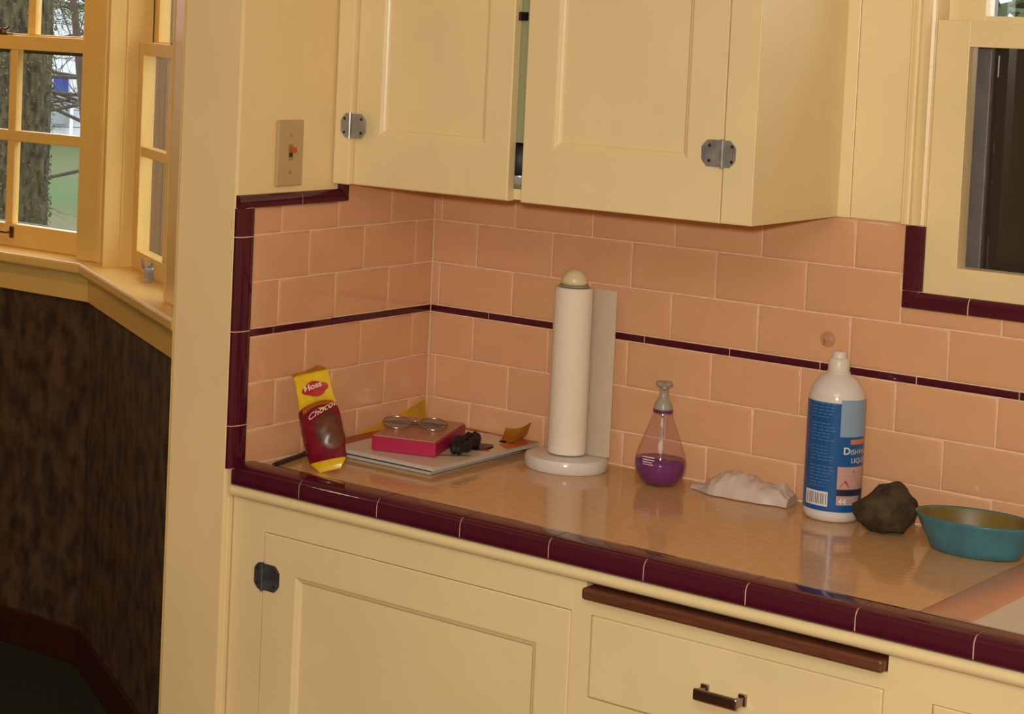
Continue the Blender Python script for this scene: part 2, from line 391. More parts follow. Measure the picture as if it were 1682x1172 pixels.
# seen through the gap
t = thing('brown_jar', 'dark brown glass jar glimpsed through the gap between the cabinet doors', 'jar', (.291, -.185, CBZ+.0185+.0165))
obj('jar_body', lathe(bmesh.new(), [(.0, 0), (.040, 0), (.042, .004), (.042, .045), (.036, .052), (.034, .055), (0, .055)], n=28), mat('brown_glass', (34, 14, 10), rough=.5, noise_amt=.5, scale=60), t, auto=50)
obj('lid', lathe(bmesh.new(), [(0, .055), (.036, .055), (.036, .066), (.034, .068), (0, .068)], n=28), BLACK, t, auto=50)
t = thing('white_saucer', 'white saucer under the dark jar inside the wall cabinet', 'saucer', (.291, -.185, CBZ+.0185))
obj('dish_body', lathe(bmesh.new(), [(.0, 0), (.035, 0), (.040, .003), (.066, .014), (.067, .0158), (.064, .0158), (.045, .006), (.044, .0160), (0, .0160)], n=36), mat('white_china', (226, 218, 206), rough=.2), t, auto=50)

# ------------------------------------------------------------------ worktop
ZC = .91
wt = thing('worktop', 'glossy tan worktop edged with maroon bullnose tiles', 'worktop', (0, 0, ZC))
bm = bmesh.new()
box(bm, .0005, 1.098, -.5300, .0035, ZC-.022, ZC); box(bm, 1.098, 1.9, -.085, .0035, ZC-.022, ZC)
for v in bm.verts: v.co.z -= ZC
obj('top', bm, COUNTER, wt)
YF = -.546
ep = [(-.479, .0002), (-.482, .0040), (-.490, .0068), (-.500, .0076), (-.520, .0076)]
for i in range(6):
    a = math.radians(90-15*(i+1)); ep.append((-.5325-.0135*math.cos(a), -.0059+.0135*math.sin(a)))
ep += [(YF, -.0225), (YF+.002, -.0245), (-.500, -.0245), (-.479, -.002)]
fe = lambda p, t: Vector((t, p[0], p[1]))
xs = [.0005, .1405]
while xs[-1] < 1.8: xs.append(xs[-1]+.1513)
for a, b in zip(xs, xs[1:]):
    obj('edge_tile', extrude_profile(bmesh.new(), ep, a+.0008, b-.0008, fe), MAROON, wt, auto=35)
cyz = (-.512, -.008)
obj('grout', extrude_profile(bmesh.new(), [(cyz[0]+(p[0]-cyz[0])*.975, cyz[1]+(p[1]-cyz[1])*.94) for p in ep], .001, xs[-1]-.002, fe), mat('light_grout', (214, 178, 158), rough=.8), wt)
mp = [(-.530, .8852)] + [(-.537-.011*math.sin(math.radians(a)), .8752+.0098*math.cos(math.radians(a))) for a in range(0, 181, 20)] + [(-.530, .866)]
# ------------------------------------------------------------------ base cabinet
YB = -.535
bc = thing('base_cabinet', 'cream painted base cabinet with panelled door and drawer under the worktop', 'cabinet', (0, 0, 0))
bm = bmesh.new()
box(bm, .0005, .0670, YB, YB+.02, 0, .8640)           # left stile
box(bm, .0670, .6310, YB, YB+.02, .8195, .8640)       # top rail over the door
box(bm, .6310, .6530, YB, YB+.02, 0, .8195); box(bm, .6310, .6530, YB, YB+.02, .8195, .8640)
box(bm, .6530, 1.0905, YB, YB+.02, .8195, .8420)      # rail under the board slot
box(bm, 1.0905, 1.1490, YB, YB+.02, 0, .8640); box(bm, 1.1490, 1.9, YB, YB+.02, .8165, .8640)
box(bm, .6530, 1.0865, YB, YB+.02, .6600, .7005); box(bm, 1.0865, 1.0905, YB, YB+.02, .7005, .8195); box(bm, .6530, .6625, YB, YB+.02, .7005, .8195)
obj('face_frame', bm, CREAM, bc)
bm = bmesh.new(); box(bm, .0005, .018, YB+.02, -.02, 0, .864); box(bm, .018, 1.9, -.03, -.012, 0, .864); box(bm, .018, 1.9, YB+.02, -.03, .08, .10); box(bm, 1.882, 1.9, YB+.02, -.03, 0, .864); box(bm, .018, 1.9, YB+.03, -.03, .64, .65)
obj('carcass', bm, CREAM, bc)
obj('nosing', extrude_profile(bmesh.new(), mp, .0005, 1.9, lambda p, t: Vector((t, p[0], p[1]))), CREAM, bc, auto=40)['label'] = 'rounded cream moulding under the maroon edge'
same = lambda name, bm, m, parent, **k: obj(name, bm, m, parent, **k)
panel_door('door', .0680, .6300, .10, .8180, .1360, .5735, .17, .7570, YB-.0015, .019, bc, same, rec=.007)
panel_door('door', 1.1500, 1.8400, .10, .8155, 1.215, 1.77, .17, .7570, YB-.0015, .019, bc, same, rec=.007)
hinge(bc, .0678, .7470, YB-.0015, .0170, .0340, .043, same, DARKMETAL)
dr = obj('drawer', bx(.6635, 1.0855, YB-.0015, YB+.017, .7015, .8187, bev=.0025), CREAM, bc)
# strap pull: two feet and a bowed bar
hb = bmesh.new(); hx0, hx1, hz = .8375, .9035, .7580; yf = YB-.0015
for a in (hx0, hx1-.011): box(hb, a, a+.011, yf-.006, yf, hz-.008, hz+.008, bev=.001)
for a in (hx0+.002, hx1-.009): box(hb, a, a+.007, yf-.026, yf-.005, hz-.006, hz+.005, bev=.001)
box(hb, hx0+.001, hx1-.001, yf-.030, yf-.0235, hz-.0085, hz+.0075, bev=.0025)
obj('handle', hb, mat('dark_chrome', (156, 136, 132), rough=.22, metal=1, noise_amt=.1, scale=80), dr)['label'] = 'chrome strap pull'
t = thing('cutting_board', 'brown wooden pull-out cutting board slotted above the drawer', 'cutting board', (.872, -.30, .854))
obj('board', bx(-.2175, .2175, -.252, .24, -.0115, .0055, bev=.004), BOARD, t)
t.location = (.8715, -.30, .8545)

# ------------------------------------------------------------------ sink
sk = thing('sink', 'white sink basin with a peach rim let into the worktop', 'sink', (1.45, -.29, ZC))
def ringset(x0, x1, y0, y1, r, z, n=5):
    pts = []
    for cxx, cyy, a0 in ((x1-r, y1-r, 0), (x0+r, y1-r, 90), (x0+r, y0+r, 180), (x1-r, y0+r, 270)):
        for i in range(n):
            a = math.radians(a0+90*i/(n-1)); pts.append((cxx+r*math.cos(a)-1.45, cyy+r*math.sin(a)+.29, z))
    return pts
def loft(bm, rings, close=False):
    V = [[bm.verts.new(p) for p in R] for R in rings]; n = len(V[0])
    for A, B in zip(V, V[1:]):
        for i in range(n): bm.faces.new((A[i], A[(i+1) % n], B[(i+1) % n], B[i]))
    if close: bm.faces.new(V[-1])
    return bm
sx0, sx1, sy0, sy1 = 1.098, 1.80, -.4790, -.088
rim = loft(bmesh.new(), [ringset(sx0+.0005, sx1, sy0+.0005, sy1, .004, -.02), ringset(sx0+.0005, sx1, sy0+.0005, sy1, .004, .000), ringset(sx0+.006, sx1-.006, sy0+.001, sy1-.006, .006, .0032), ringset(sx0+.060, sx1-.060, sy0+.004, sy1-.06, .012, .0034), ringset(sx0+.066, sx1-.066, sy0+.006, sy1-.066, .014, -.001)])
obj('rim', rim, mat('peach_rim', (204, 148, 116), rough=.25, noise_amt=.03, scale=20), sk, auto=60)['label'] = 'peach coloured sink rim'
bas = loft(bmesh.new(), [ringset(sx0+.066, sx1-.066, sy0+.006, sy1-.066, .014, -.001), ringset(sx0+.075, sx1-.075, sy0+.012, sy1-.075, .02, -.006), ringset(sx0+.17, sx1-.12, sy0+.03, sy1-.10, .04, -.030), ringset(sx0+.20, sx1-.15, sy0+.05, sy1-.12, .05, -.15), ringset(sx0+.24, sx1-.19, sy0+.09, sy1-.15, .05, -.16)], close=True)
obj('basin', bas, ENAMEL, sk, auto=60)

# ------------------------------------------------------------------ light switch on the left wall
ls = thing('light_switch', 'almond light switch plate with rust toggle on the cream wall above the tiles', 'light switch', (-.002, -.4287, 1.4210))
obj('plate', bx(.0003, .0065, -.0335, .0335, -.0545, .0545, bev=.0025), PLATE, ls)
obj('slot', bx(.0058, .0069, -.0055, .0055, -.012, .015), mat('switch_slot', (150, 128, 92), rough=.6), ls)
bm = bx(.006, .0165, -.0048, .0048, .0015, .0100, bev=.0012)
obj('toggle', bm, TOGGLE, ls)['label'] = 'rust coloured toggle pushed up'
obj('toggle_gap', bx(.0066, .0074, -.0045, .0045, -.0060, .0005), BLACK, ls)
for z in (.030, -.031):
    s = lathe(bmesh.new(), [(.0001, 0), (.0032, 0), (.0026, .0012), (.0001, .0015)], n=12)
    for v in s.verts: v.co = Vector((.0063+v.co.z, v.co.x, z+v.co.y))
    obj('screw', s, CHROME, ls)

# ------------------------------------------------------------------ suction hook on the tiles
t = thing('suction_cup', 'small clear round suction cup stuck on the tiles above the white and blue bottle', 'suction cup', (.7477, -.0005, 1.1730))
s = lathe(bmesh.new(), [(.0125, 0), (.0118, .0012), (.007, .0035), (.004, .0055), (.0035, .009), (.0001, .010)], n=24, cap=False)
for v in s.verts: v.co = Vector((v.co.x, -v.co.z, v.co.y))
obj('cup', s, glass_mat('clear_rubber', tint=(.93, .90, .88), rough=.3, body=(190, 140, 110), body_fac=.10), t, smooth=True)
s = bmesh.new(); tube(s, [(0, -.0095, 0), (0, -.013, -.001), (0, -.0145, -.004), (0, -.0135, -.007)], .0013, 6)
obj('hook', s, MATS['clear_rubber'], t)

# ------------------------------------------------------------------ paper towel holder and roll
px_, py_ = .3430, -.0850
t = thing('paper_towel_holder', 'white upright paper towel holder with round base and cream knob', 'paper towel holder', (px_, py_, ZC))
obj('base', lathe(bmesh.new(), [(0, .0005), (.066, .0005), (.0685, .004), (.0685, .016), (.066, .0215), (.060, .023), (0, .0235)], n=48), WHITEPL, t, auto=50)
obj('post', tube(bmesh.new(), [(0, 0, .022), (0, 0, .308)], .008, 16), WHITEPL, t, auto=50)
obj('washer', lathe(bmesh.new(), [(0, .3045), (.024, .3045), (.0245, .307), (.022, .3085), (0, .3085)], n=32), mat('grey_washer', (150, 140, 124), rough=.4), t, auto=50)
obj('knob', lathe(bmesh.new(), [(0, .3085), (.0205, .3085), (.0222, .312), (.0205, .319), (.0165, .3265), (.010, .332), (.004, .334), (0, .3343)], n=32), mat('cream_knob', (222, 204, 160), rough=.3), t, smooth=True)
t = thing('paper_towel_roll', 'thin white paper towel roll with a loose sheet, on the upright holder', 'paper towel', (px_, py_, ZC))
R = .0318
body = lathe(bmesh.new(), [(.0205, .026), (R-.001, .026), (R, .028), (R, .3025), (R-.001, .3035), (.0205, .3035), (.0205, .026)], n=48, cap=False)
obj('roll', body, PAPER, t, auto=40)
obj('core', lathe(bmesh.new(), [(.0190, .026), (.0203, .026), (.0203, .3035), (.0190, .3035), (.0190, .026)], n=32, cap=False), mat('cardboard', (170, 130, 90), rough=.8), t, auto=40)
rv = Vector((.735, .678)); av = Vector((-.678, .735))   # to the right / away
pts = []
for i in range(16):
    k = i/15
    if k < .3:
        a = math.radians(70*(1-k/.3)); q = rv*((R+.0007)*math.cos(a))+av*((R+.0007)*math.sin(a)); end = q
    else:
        j = (k-.3)/.7; q = end+rv*(.034*j**1.5)-av*(.040*j-.010*j*j)
    pts.append(q)
bm = bmesh.new(); cols = []
for q in pts: cols.append([bm.verts.new((q.x, q.y, z)) for z in [.0240+.2780*j/8 for j in range(9)]])
for A, B in zip(cols, cols[1:]):
    for j in range(8): bm.faces.new((A[j], B[j], B[j+1], A[j+1]))
bmesh.ops.solidify(bm, geom=bm.faces[:], thickness=.0006)
obj('loose_sheet', bm, PAPER, t, auto=40)

# ------------------------------------------------------------------ purple soap dispenser
t = thing('soap_dispenser', 'clear teardrop pump bottle one third full of purple soap', 'soap dispenser', (.5090, -.0710, ZC))
prof = [(.0, .0006), (.018, .0008), (.026, .003), (.0335, .010), (.0390, .022), (.0408, .034), (.0395, .046), (.0355, .060), (.0290, .078), (.0222, .096), (.0172, .110), (.0150, .118), (.0148, .121)]
CLEAR = glass_mat('clear_plastic', tint=(.97, .93, .96), rough=.05, body=(200, 150, 160), body_fac=.04)
obj('bottle', lathe(bmesh.new(), prof, n=40, cap=False), CLEAR, t, smooth=True)
liq = [(max(0, r-.0012), z+.0004) for r, z in prof if z <= .04] + [(.0392, .0425), (0, .0428)]
obj('liquid', lathe(bmesh.new(), liq, n=40), mat('purple_soap', (128, 52, 122), rough=.12, trans=.35, noise_amt=.1, scale=15, ior=1.33), t, smooth=True)['label'] = 'purple liquid soap'
obj('dip_tube', tube(bmesh.new(), [(0, 0, .012), (0, 0, .12)], .0022, 8), glass_mat('dip_plastic', tint=(.85, .8, .82), body=(200, 190, 190), body_fac=.35), t)
PUMP = mat('translucent_pump', (176, 164, 150), rough=.3, trans=.25)
obj('collar', lathe(bmesh.new(), [(.0152, .1185), (.0156, .1185), (.0156, .1235), (.0152, .1235), (.0152, .1185)], n=32, cap=False), mat('purple_ring', (86, 46, 78), rough=.3), t)
obj('pump', lathe(bmesh.new(), [(.0, .120), (.0145, .120), (.0145, .130), (.0100, .139), (.0072, .142), (.0068, .158), (.0085, .160), (.0130, .1625), (.0138, .165), (.012, .168), (.0, .1695)], n=28), PUMP, t, auto=50)
s = bmesh.new(); tube(s, [(0, 0, .1640), (.008, -.014, .1640), (.012, -.021, .160)], [.0045, .0036, .003], 10)
obj('nozzle', s, PUMP, t, smooth=True)
def wrap_bm(bm, R, th0, z0, fl=.0006, prof=None):
    """lay flat lettering (x right, y up) on a vertical cylinder about the object's axis; th0 = direction of text start"""
    for v in bm.verts:
        rr = R if prof is None else prof(z0+v.co.y)
        th = th0+v.co.x/rr; v.co = Vector(((rr+fl)*math.cos(th), (rr+fl)*math.sin(th), z0+v.co.y))
    return bm
def cyl_patch(bm, R, t0, t1, z0, z1, mi=0, n=12, fl=.0003, zslope=0):
    for i in range(n):
        a, b = t0+(t1-t0)*i/n, t0+(t1-t0)*(i+1)/n
        vs = [bm.verts.new(((R+fl)*math.cos(q), (R+fl)*math.sin(q), z)) for q, z in ((a, z0), (b, z0), (b, z1), (a, z1))]
        bm.faces.new(vs).material_index = mi
    return bm
VIEW = math.atan2(-.862, .507)      # towards the camera side, seen from the bottles
bm = bmesh.new()
for k, (w, z) in enumerate(((.021, .0500), (.021, .0455), (.017, .0415), (.019, .0378))):
    cyl_patch(bm, .0395-.0004*k, VIEW-.80, VIEW-.80+w/.04, z-.0008, z+.0008, n=5, fl=.0018)
obj('printed_lines', bm, mat('label_print', (222, 200, 210), rough=.5), t)

# ------------------------------------------------------------------ white bottle with blue label
t = thing('white_bottle', 'tall white plastic bottle with a blue printed label, on the worktop against the tiles', 'bottle', (.7960, -.0640, ZC))
RB = .0418
obj('bottle', lathe(bmesh.new(), [(0, .0005), (.034, .0005), (.0385, .003), (.0412, .009), (RB, .014), (RB, .186), (.0405, .194), (.0362, .205), (.0290, .215), (.0210, .2215), (.0160, .2245), (.0150, .2260), (0, .2260)], n=48), WHITEPL, t, auto=50)
obj('cap', lathe(bmesh.new(), [(0, .2255), (.0155, .2255), (.0160, .229), (.0158, .243), (.0140, .2465), (.0108, .248), (.0102, .2555), (.008, .2575), (0, .258)], n=28), mat('white_cap', (216, 204, 186), rough=.35), t, auto=50)
obj('neck_ring', lathe(bmesh.new(), [(.0165, .2240), (.0175, .2245), (.0175, .2265), (.0160, .2270), (.0160, .2240)], n=28, cap=False), MATS['white_cap'], t, auto=50)
LBL = mat('blue_label', (20, 82, 142), rough=.3, noise_amt=.06, scale=15); PALE = mat('pale_blue_print', (132, 158, 180), rough=.35); ORG = mat('orange_print', (196, 116, 92), rough=.4)
PINKP = mat('pink_print', (190, 150, 140), rough=.4); WPRINT = mat('white_print', (218, 214, 214), rough=.4); NAVY = mat('navy_print', (40, 42, 66), rough=.35); TRI = mat('red_print', (168, 78, 52), rough=.4); FAINT = mat('faint_print', (74, 116, 158), rough=.4)
th = lambda px: VIEW + math.asin(max(-.98, min(.98, (px-44.5)/45.0)))    # px = 0..90 across the bottle
lb = obj('label', cyl_patch(bmesh.new(), RB, VIEW-1.75, VIEW+1.75, .0180, .1835, n=44), LBL, t, smooth=True); lb['label'] = 'blue label with a white barcode and pale panel'
PXZ = lambda v: .0180+(838-v)/1075       # v on the front face of the label
def patch(name, x0, x1, v0, v1, m, fl): obj(name, cyl_patch(bmesh.new(), RB, th(x0), th(x1), PXZ(v1), PXZ(v0), n=10, fl=fl), m, lb, smooth=True)
patch('pale_panel', 47, 89.5, 654, 714, PALE, .0006)
patch('picture_panel', 46, 89.5, 763, 800, PINKP, .0006)
patch('navy_band', 46, 89.5, 800, 810, NAVY, .0006)
patch('small_panel', 46, 82, 811, 826, PINKP, .0006)
patch('orange_dash', 64, 88, 718, 726, ORG, .0006)
patch('barcode', 3, 33, 806, 830, WPRINT, .0006)
bm = bmesh.new()
for k in range(11):
    a = 5+k*2.5; cyl_patch(bm, RB, th(a), th(a+(1.4 if k % 3 else .8)), PXZ(827), PXZ(809), n=1, fl=.0009)
obj('barcode_bars', bm, mat('grey_bars', (120, 110, 106), rough=.5), lb)
bm = bmesh.new()
for k in range(26):
    v = 662+k*5.4; a = 6; b = a+random.uniform(22, 36)
    if k in (5, 12, 18): continue
    for q in range(4):
        aa = a+(b-a)*q/4; cyl_patch(bm, RB, th(aa), th(aa+(b-a)/4*.78), PXZ(v+1.1), PXZ(v-.5), n=2, fl=.0007)
obj('small_print', bm, FAINT, lb)
bm = bmesh.new()
for vs in ([(58, 778), (72, 768), (80, 796)], [(50, 796), (60, 784), (66, 797)]):
    bm.faces.new([bm.verts.new(((RB+.0009)*math.cos(th(a)), (RB+.0009)*math.sin(th(a)), PXZ(v))) for a, v in vs])
obj('picture_shape', bm, TRI, lb)
def put_text(s, size, x, v, m, parent, R=RB, bold=0, shear=0):
    bm = wrap_bm(text_bm(s, size, shear, bold), R, th(x), PXZ(v), fl=.0010); return obj('lettering', bm, m, parent)
put_text('D', .0150, 53, 742, WPRINT, lb, bold=.0003); put_text('ISHWASHING', .0105, 64.5, 742, WPRINT, lb)
put_text('LIQUID', .0105, 66, 756, WPRINT, lb)
put_text('44', .012, 49, 824, WPRINT, lb, bold=.0003)

# ------------------------------------------------------------------ crumpled white bag, stone, teal dish
def lump(name, m, parent, size, seed, amp, freq, sub=4, shape=None, smooth=True, flat=0):
    bm = bmesh.new(); bmesh.ops.create_icosphere(bm, subdivisions=sub, radius=1)
    for v in bm.verts:
        d = v.co.normalized(); k = 1+amp*noise.fractal(d*freq+Vector((seed, seed*1.7, 3)), 1.0, 2.0, 4)
        p = Vector((d.x*size[0], d.y*size[1], d.z*size[2]))*k
        if shape: p = shape(p, d)
        v.co = p
    zmin = min(v.co.z for v in bm.verts)
    for v in bm.verts:
        v.co.z -= zmin
        if v.co.z < flat: v.co.z *= .25
    return obj(name, bm, m, parent, smooth=smooth)
t = thing('crumpled_bag', 'crumpled thin white plastic bag lying between the soap and the white bottle', 'bag', (.640, -.046, ZC+.0005), rotz=.10)
nx, nyy = 56, 20
sm = lambda x: (lambda k: k*k*(3-2*k))(min(1, max(0, x)))
bm = bmesh.new(); top, bot = [], []
for i in range(nx+1):
    u = i/nx; wd = .006+.026*sm(u/.30)-.004*sm((u-.7)/.2); H = .007+.031*sm(u/.42)-.012*sm((u-.55)/.22)+.005*sm((u-.80)/.12)-.016*sm((u-.90)/.10)
    rowt, rowb = [], []
    for j in range(nyy+1):
        v = -1+2*j/nyy; e = max(0, 1-v*v)**.5
        x = -.082+.164*u; y = wd*v+.004*noise.noise(Vector((u*6, v*1.5, 2)))
        q = Vector((x*38+v*.5, y*38-u*1.5, 4.0)); rid = 1-2*abs(noise.noise(q)); rid2 = 1-2*abs(noise.noise(q*2.3))
        z = H*e+(.0052*rid+.0022*rid2-.004)*min(1, e*1.6)*min(1, u*5+.15)
        rowt.append(bm.verts.new((x, y, max(.0012, z)))); rowb.append(bm.verts.new((x, y*.9, .0002)))
    top.append(rowt); bot.append(rowb)
for i in range(nx):
    for j in range(nyy):
        bm.faces.new((top[i][j], top[i+1][j], top[i+1][j+1], top[i][j+1])); bm.faces.new((bot[i][j], bot[i][j+1], bot[i+1][j+1], bot[i+1][j]))
    for j in (0, nyy): bm.faces.new((top[i][j], top[i+1][j], bot[i+1][j], bot[i][j]))
for i in (0, nx):
    for j in range(nyy): bm.faces.new((top[i][j], top[i][j+1], bot[i][j+1], bot[i][j]))
obj('bag', bm, mat('thin_white_film', (226, 204, 188), rough=.4, trans=.3), t, auto=28)
t = thing('dark_stone', 'lumpy dark brown stone with a blunt peak beside the white bottle', 'stone', (.8880, -.0850, ZC+.0003), rotz=.3)
def peak(p, d):
    q = p.copy()
    if d.z > 0: q.x *= 1-.42*d.z; q.y *= 1-.42*d.z; q.x += .017*d.z; q.z *= 1+.50*d.z*d.z
    if q.z > .034: q.z = .034+(q.z-.034)*.45
    return q
lump('stone', mat('dark_stone', (40, 30, 22), rough=.85, col2=(76, 60, 32), scale=38, bump=1.0, bscale=150), t, (.0450, .041, .0350), 4.2, .13, 2.4, shape=peak, flat=.004)
t = thing('teal_dish', 'shallow oval teal ceramic dish at the back of the worktop by the sink', 'dish', (1.0300, -.1000, ZC+.0003), rotz=.12)
TEAL = mat('teal_glaze', (64, 112, 124), rough=.22, noise_amt=.15, scale=25, bump=.08, bscale=60); OLIVE = mat('olive_glaze', (112, 92, 42), rough=.3, noise_amt=.15, scale=20)
dp = [(.0, .0), (.058, .0), (.062, .002), (.066, .010), (.0745, .028), (.082, .0455), (.0855, .0505)]
obj('bowl', lathe(bmesh.new(), dp+[(.0845, .0520), (.0820, .0500)], n=56, sy=.70, cap=False), TEAL, t, smooth=True)
obj('inside', lathe(bmesh.new(), [(.0820, .0500), (.0770, .042), (.0700, .026), (.0600, .010), (.050, .006), (.0001, .005)], n=56, sy=.70, cap=False), OLIVE, t, smooth=True)['label'] = 'olive brown glazed inside'

# ------------------------------------------------------------------ papers in the corner
def magazine(name, label, x0, x1, y0, y1, z0, z1, rot, cover, pages, group='magazines piled in the corner', bow=0.0):
    cx, cy = (x0+x1)/2, (y0+y1)/2; w, h = x1-x0, y1-y0
    t = thing(name, label, 'magazine', (cx, cy, z0), rot, group)
    obj('pages', bx(-w/2+.001, w/2-.0015, -h/2+.0015, h/2-.0015, .0006, z1-z0-.0006), pages, t)
    bm = bmesh.new(); box(bm, -w/2, w/2, -h/2, h/2, 0, .0006); box(bm, -w/2, w/2, -h/2, h/2, z1-z0-.0006, z1-z0); box(bm, -w/2, -w/2+.0008, -h/2, h/2, .0005, z1-z0-.0005)
    obj('cover', bm, cover, t); return t
PAGES = mat('page_edges', (190, 178, 166), rough=.8, noise_amt=.12, scale=300, stretch=(1, 1, 6)); GREYC = mat('grey_cover', (150, 138, 128), rough=.35)
WHITEC = mat('white_cover', (214, 196, 174), rough=.3, noise_amt=.03, scale=15); DARKC = mat('dark_cover', (58, 48, 50), rough=.3); REDC = mat('red_cover', (166, 30, 26), rough=.3)
m1 = magazine('magazine', 'grey magazine at the bottom of the pile in the tiled corner', .020, .232, -.322, -.043, ZC+.0005, ZC+.0060, .01, GREYC, PAGES)
m2 = magazine('magazine', 'dark covered magazine in the middle of the pile in the corner', .022, .236, -.318, -.042, ZC+.0064, ZC+.0090, -.02, DARKC, PAGES)
m4 = magazine('magazine', 'white covered magazine with red border on top of the pile under the pink box', .009, .244, -.328, -.008, ZC+.0096, ZC+.0160, 0, WHITEC, PAGES)
ztop = .0065
def flat_patch(name, pts, m, parent, z=ztop):
    bm = bmesh.new(); bm.faces.new([bm.verts.new((a, b, z)) for a, b in pts]); obj(name, bm, m, parent)
RP_ = mat('red_border_print', (160, 28, 22), rough=.3); OP_ = mat('orange_border_print', (196, 104, 26), rough=.35)
flat_patch('printed_border', [(-.1172, -.150), (-.082, -.140), (-.096, .156), (-.1172, .1598)], RP_, m4)
flat_patch('printed_border', [(-.098, .156), (-.095, .138), (.020, .146), (.020, .1598), (-.1172, .1598)], RP_, m4)
flat_patch('printed_border', [(.0203, .1598), (.0203, .149), (.078, .140), (.082, .085), (.112, .062), (.1172, .060), (.1172, .1598)], OP_, m4)
flat_patch('printed_figure', [(.050, -.010), (.086, .010), (.096, .050), (.078, .075), (.040, .060)], mat('black_print', (34, 26, 30), rough=.35), m4)
flat_patch('printed_block', [(.088, .010), (.104, .020), (.088, .062)], mat('crimson_print', (140, 34, 40), rough=.35), m4)
flat_patch('printed_line', [(.060, -.090), (.105, -.040), (.104, -.028), (.054, -.078)], mat('tan_print', (150, 104, 66), rough=.35), m4)
t = thing('orange_leaflet', 'orange and yellow leaflet with its corner curling up past the right end of the pile', 'leaflet', (.205, -.046, ZC+.0166), .35)
bm = bmesh.new(); g = []
for i in range(9):
    u = i/8; g.append([bm.verts.new((-.012+.044*u, -.020+.05*v/4, .0004+.030*max(0, u-.35)**1.6+.026*max(0, v/4-.4))) for v in range(5)])
for A, B in zip(g, g[1:]):
    for j in range(4): bm.faces.new((A[j], B[j], B[j+1], A[j+1]))
bmesh.ops.solidify(bm, geom=bm.faces[:], thickness=.0004)
obj('sheet', bm, mat('orange_print_sheet', (206, 106, 24), rough=.35, col2=(206, 156, 40), scale=30), t, auto=60)
t = thing('yellow_folder', 'yellow folder leaning in the tiled corner behind the magazines', 'folder', (0.0006, -.001, ZC+.0005))
bm = bmesh.new(); pts = [(-.205, .0), (-.003, .0), (-.003, .052), (-.020, .051), (-.100, .031), (-.190, .021), (-.205, .017)]
A = [bm.verts.new((.0055-.004*(z/.05), y, z)) for y, z in pts]; bm.faces.new(A)
bmesh.ops.solidify(bm, geom=bm.faces[:], thickness=.0005)
obj('sheet', bm, mat('yellow_film', (250, 200, 64), rough=.25), t)
zb = ZC+.0163
t = thing('pink_box', 'flat pink box with a tan lid lying on the white magazine', 'box', (.121, -.193, zb), .33)
obj('tray', bx(-.055, .055, -.095, .095, .0004, .0235, bev=.0015), mat('magenta_card', (168, 30, 72), rough=.4, noise_amt=.06, scale=30), t)
obj('lid', bx(-.0535, .0535, -.0935, .0935, .0235, .0262, bev=.001), mat('tan_card', (178, 118, 94), rough=.3), t)['label'] = 'tan lid'
# black hair band lying against the box
t = thing('hair_band', 'black crumpled hair band on the white magazine beside the pink box', 'hair band', (.1955, -.1640, zb+.0004), .33)
bm = bmesh.new(); nn, mm = 40, 10; gr = []
for i in range(nn):
    a = 2*math.pi*i/nn; r1 = .0085+.0022*math.sin(a*9)
    gr.append([bm.verts.new(((.0115+.001*math.sin(5*a)+r1*math.cos(2*math.pi*j/mm))*math.cos(a), (.060+r1*math.cos(2*math.pi*j/mm))*math.sin(a), .0102+r1*.95*math.sin(2*math.pi*j/mm))) for j in range(mm)])
for i in range(nn):
    for j in range(mm): bm.faces.new((gr[i][j], gr[(i+1) % nn][j], gr[(i+1) % nn][(j+1) % mm], gr[i][(j+1) % mm]))
obj('band', bm, mat('black_cloth', (26, 18, 26), rough=.7, noise_amt=.3, scale=200), t, smooth=True)
# eyeglasses on the box
zg = zb+.0264
t = thing('eyeglasses', 'folded wire eyeglasses with shiny lenses lying on the pink box', 'eyeglasses', (.120, -.205, zg), .62)
WIRE = mat('silver_wire', (188, 176, 160), rough=.15, metal=1)
for s in (-1, 1):
    bm = bmesh.new(); P = []
    for i in range(25):
        a = 2*math.pi*i/24; P.append((s*.031+.0235*math.cos(a), 0, .0185+.0170*math.sin(a)))
    tube(bm, [(x, y-.012+z*.9, .0016+z*.42) for x, y, z in P], .0013, 7)
    rim_o = obj('lens_rim', bm, WIRE, t, smooth=True)
    bm = bmesh.new(); bm.faces.new([bm.verts.new((x, y-.012+z*.9, .0016+z*.42)) for x, y, z in P[:-1]])
    bmesh.ops.solidify(bm, geom=bm.faces[:], thickness=.0008)
    obj('lens', bm, glass_mat('lens_glass', tint=(.86, .82, .80), rough=.02, body=(210, 200, 190), body_fac=.12), rim_o)
    bm = bmesh.new(); tube(bm, [(s*.0545, .0045, .0085), (s*.050, .020, .006), (s*.012, .030, .004+.002*s), (-s*.030, .036, .0032+.002*s), (-s*.046, .031, .003+.002*s)], .0014, 7)
    obj('temple', bm, mat('dark_temple', (70, 46, 38), rough=.3), t, smooth=True)
bm = bmesh.new(); tube(bm, [(-.0085, .0055, .0100), (0, .0085, .0122), (.0085, .0055, .0100)], .0012, 7); obj('bridge', bm, WIRE, t, smooth=True)

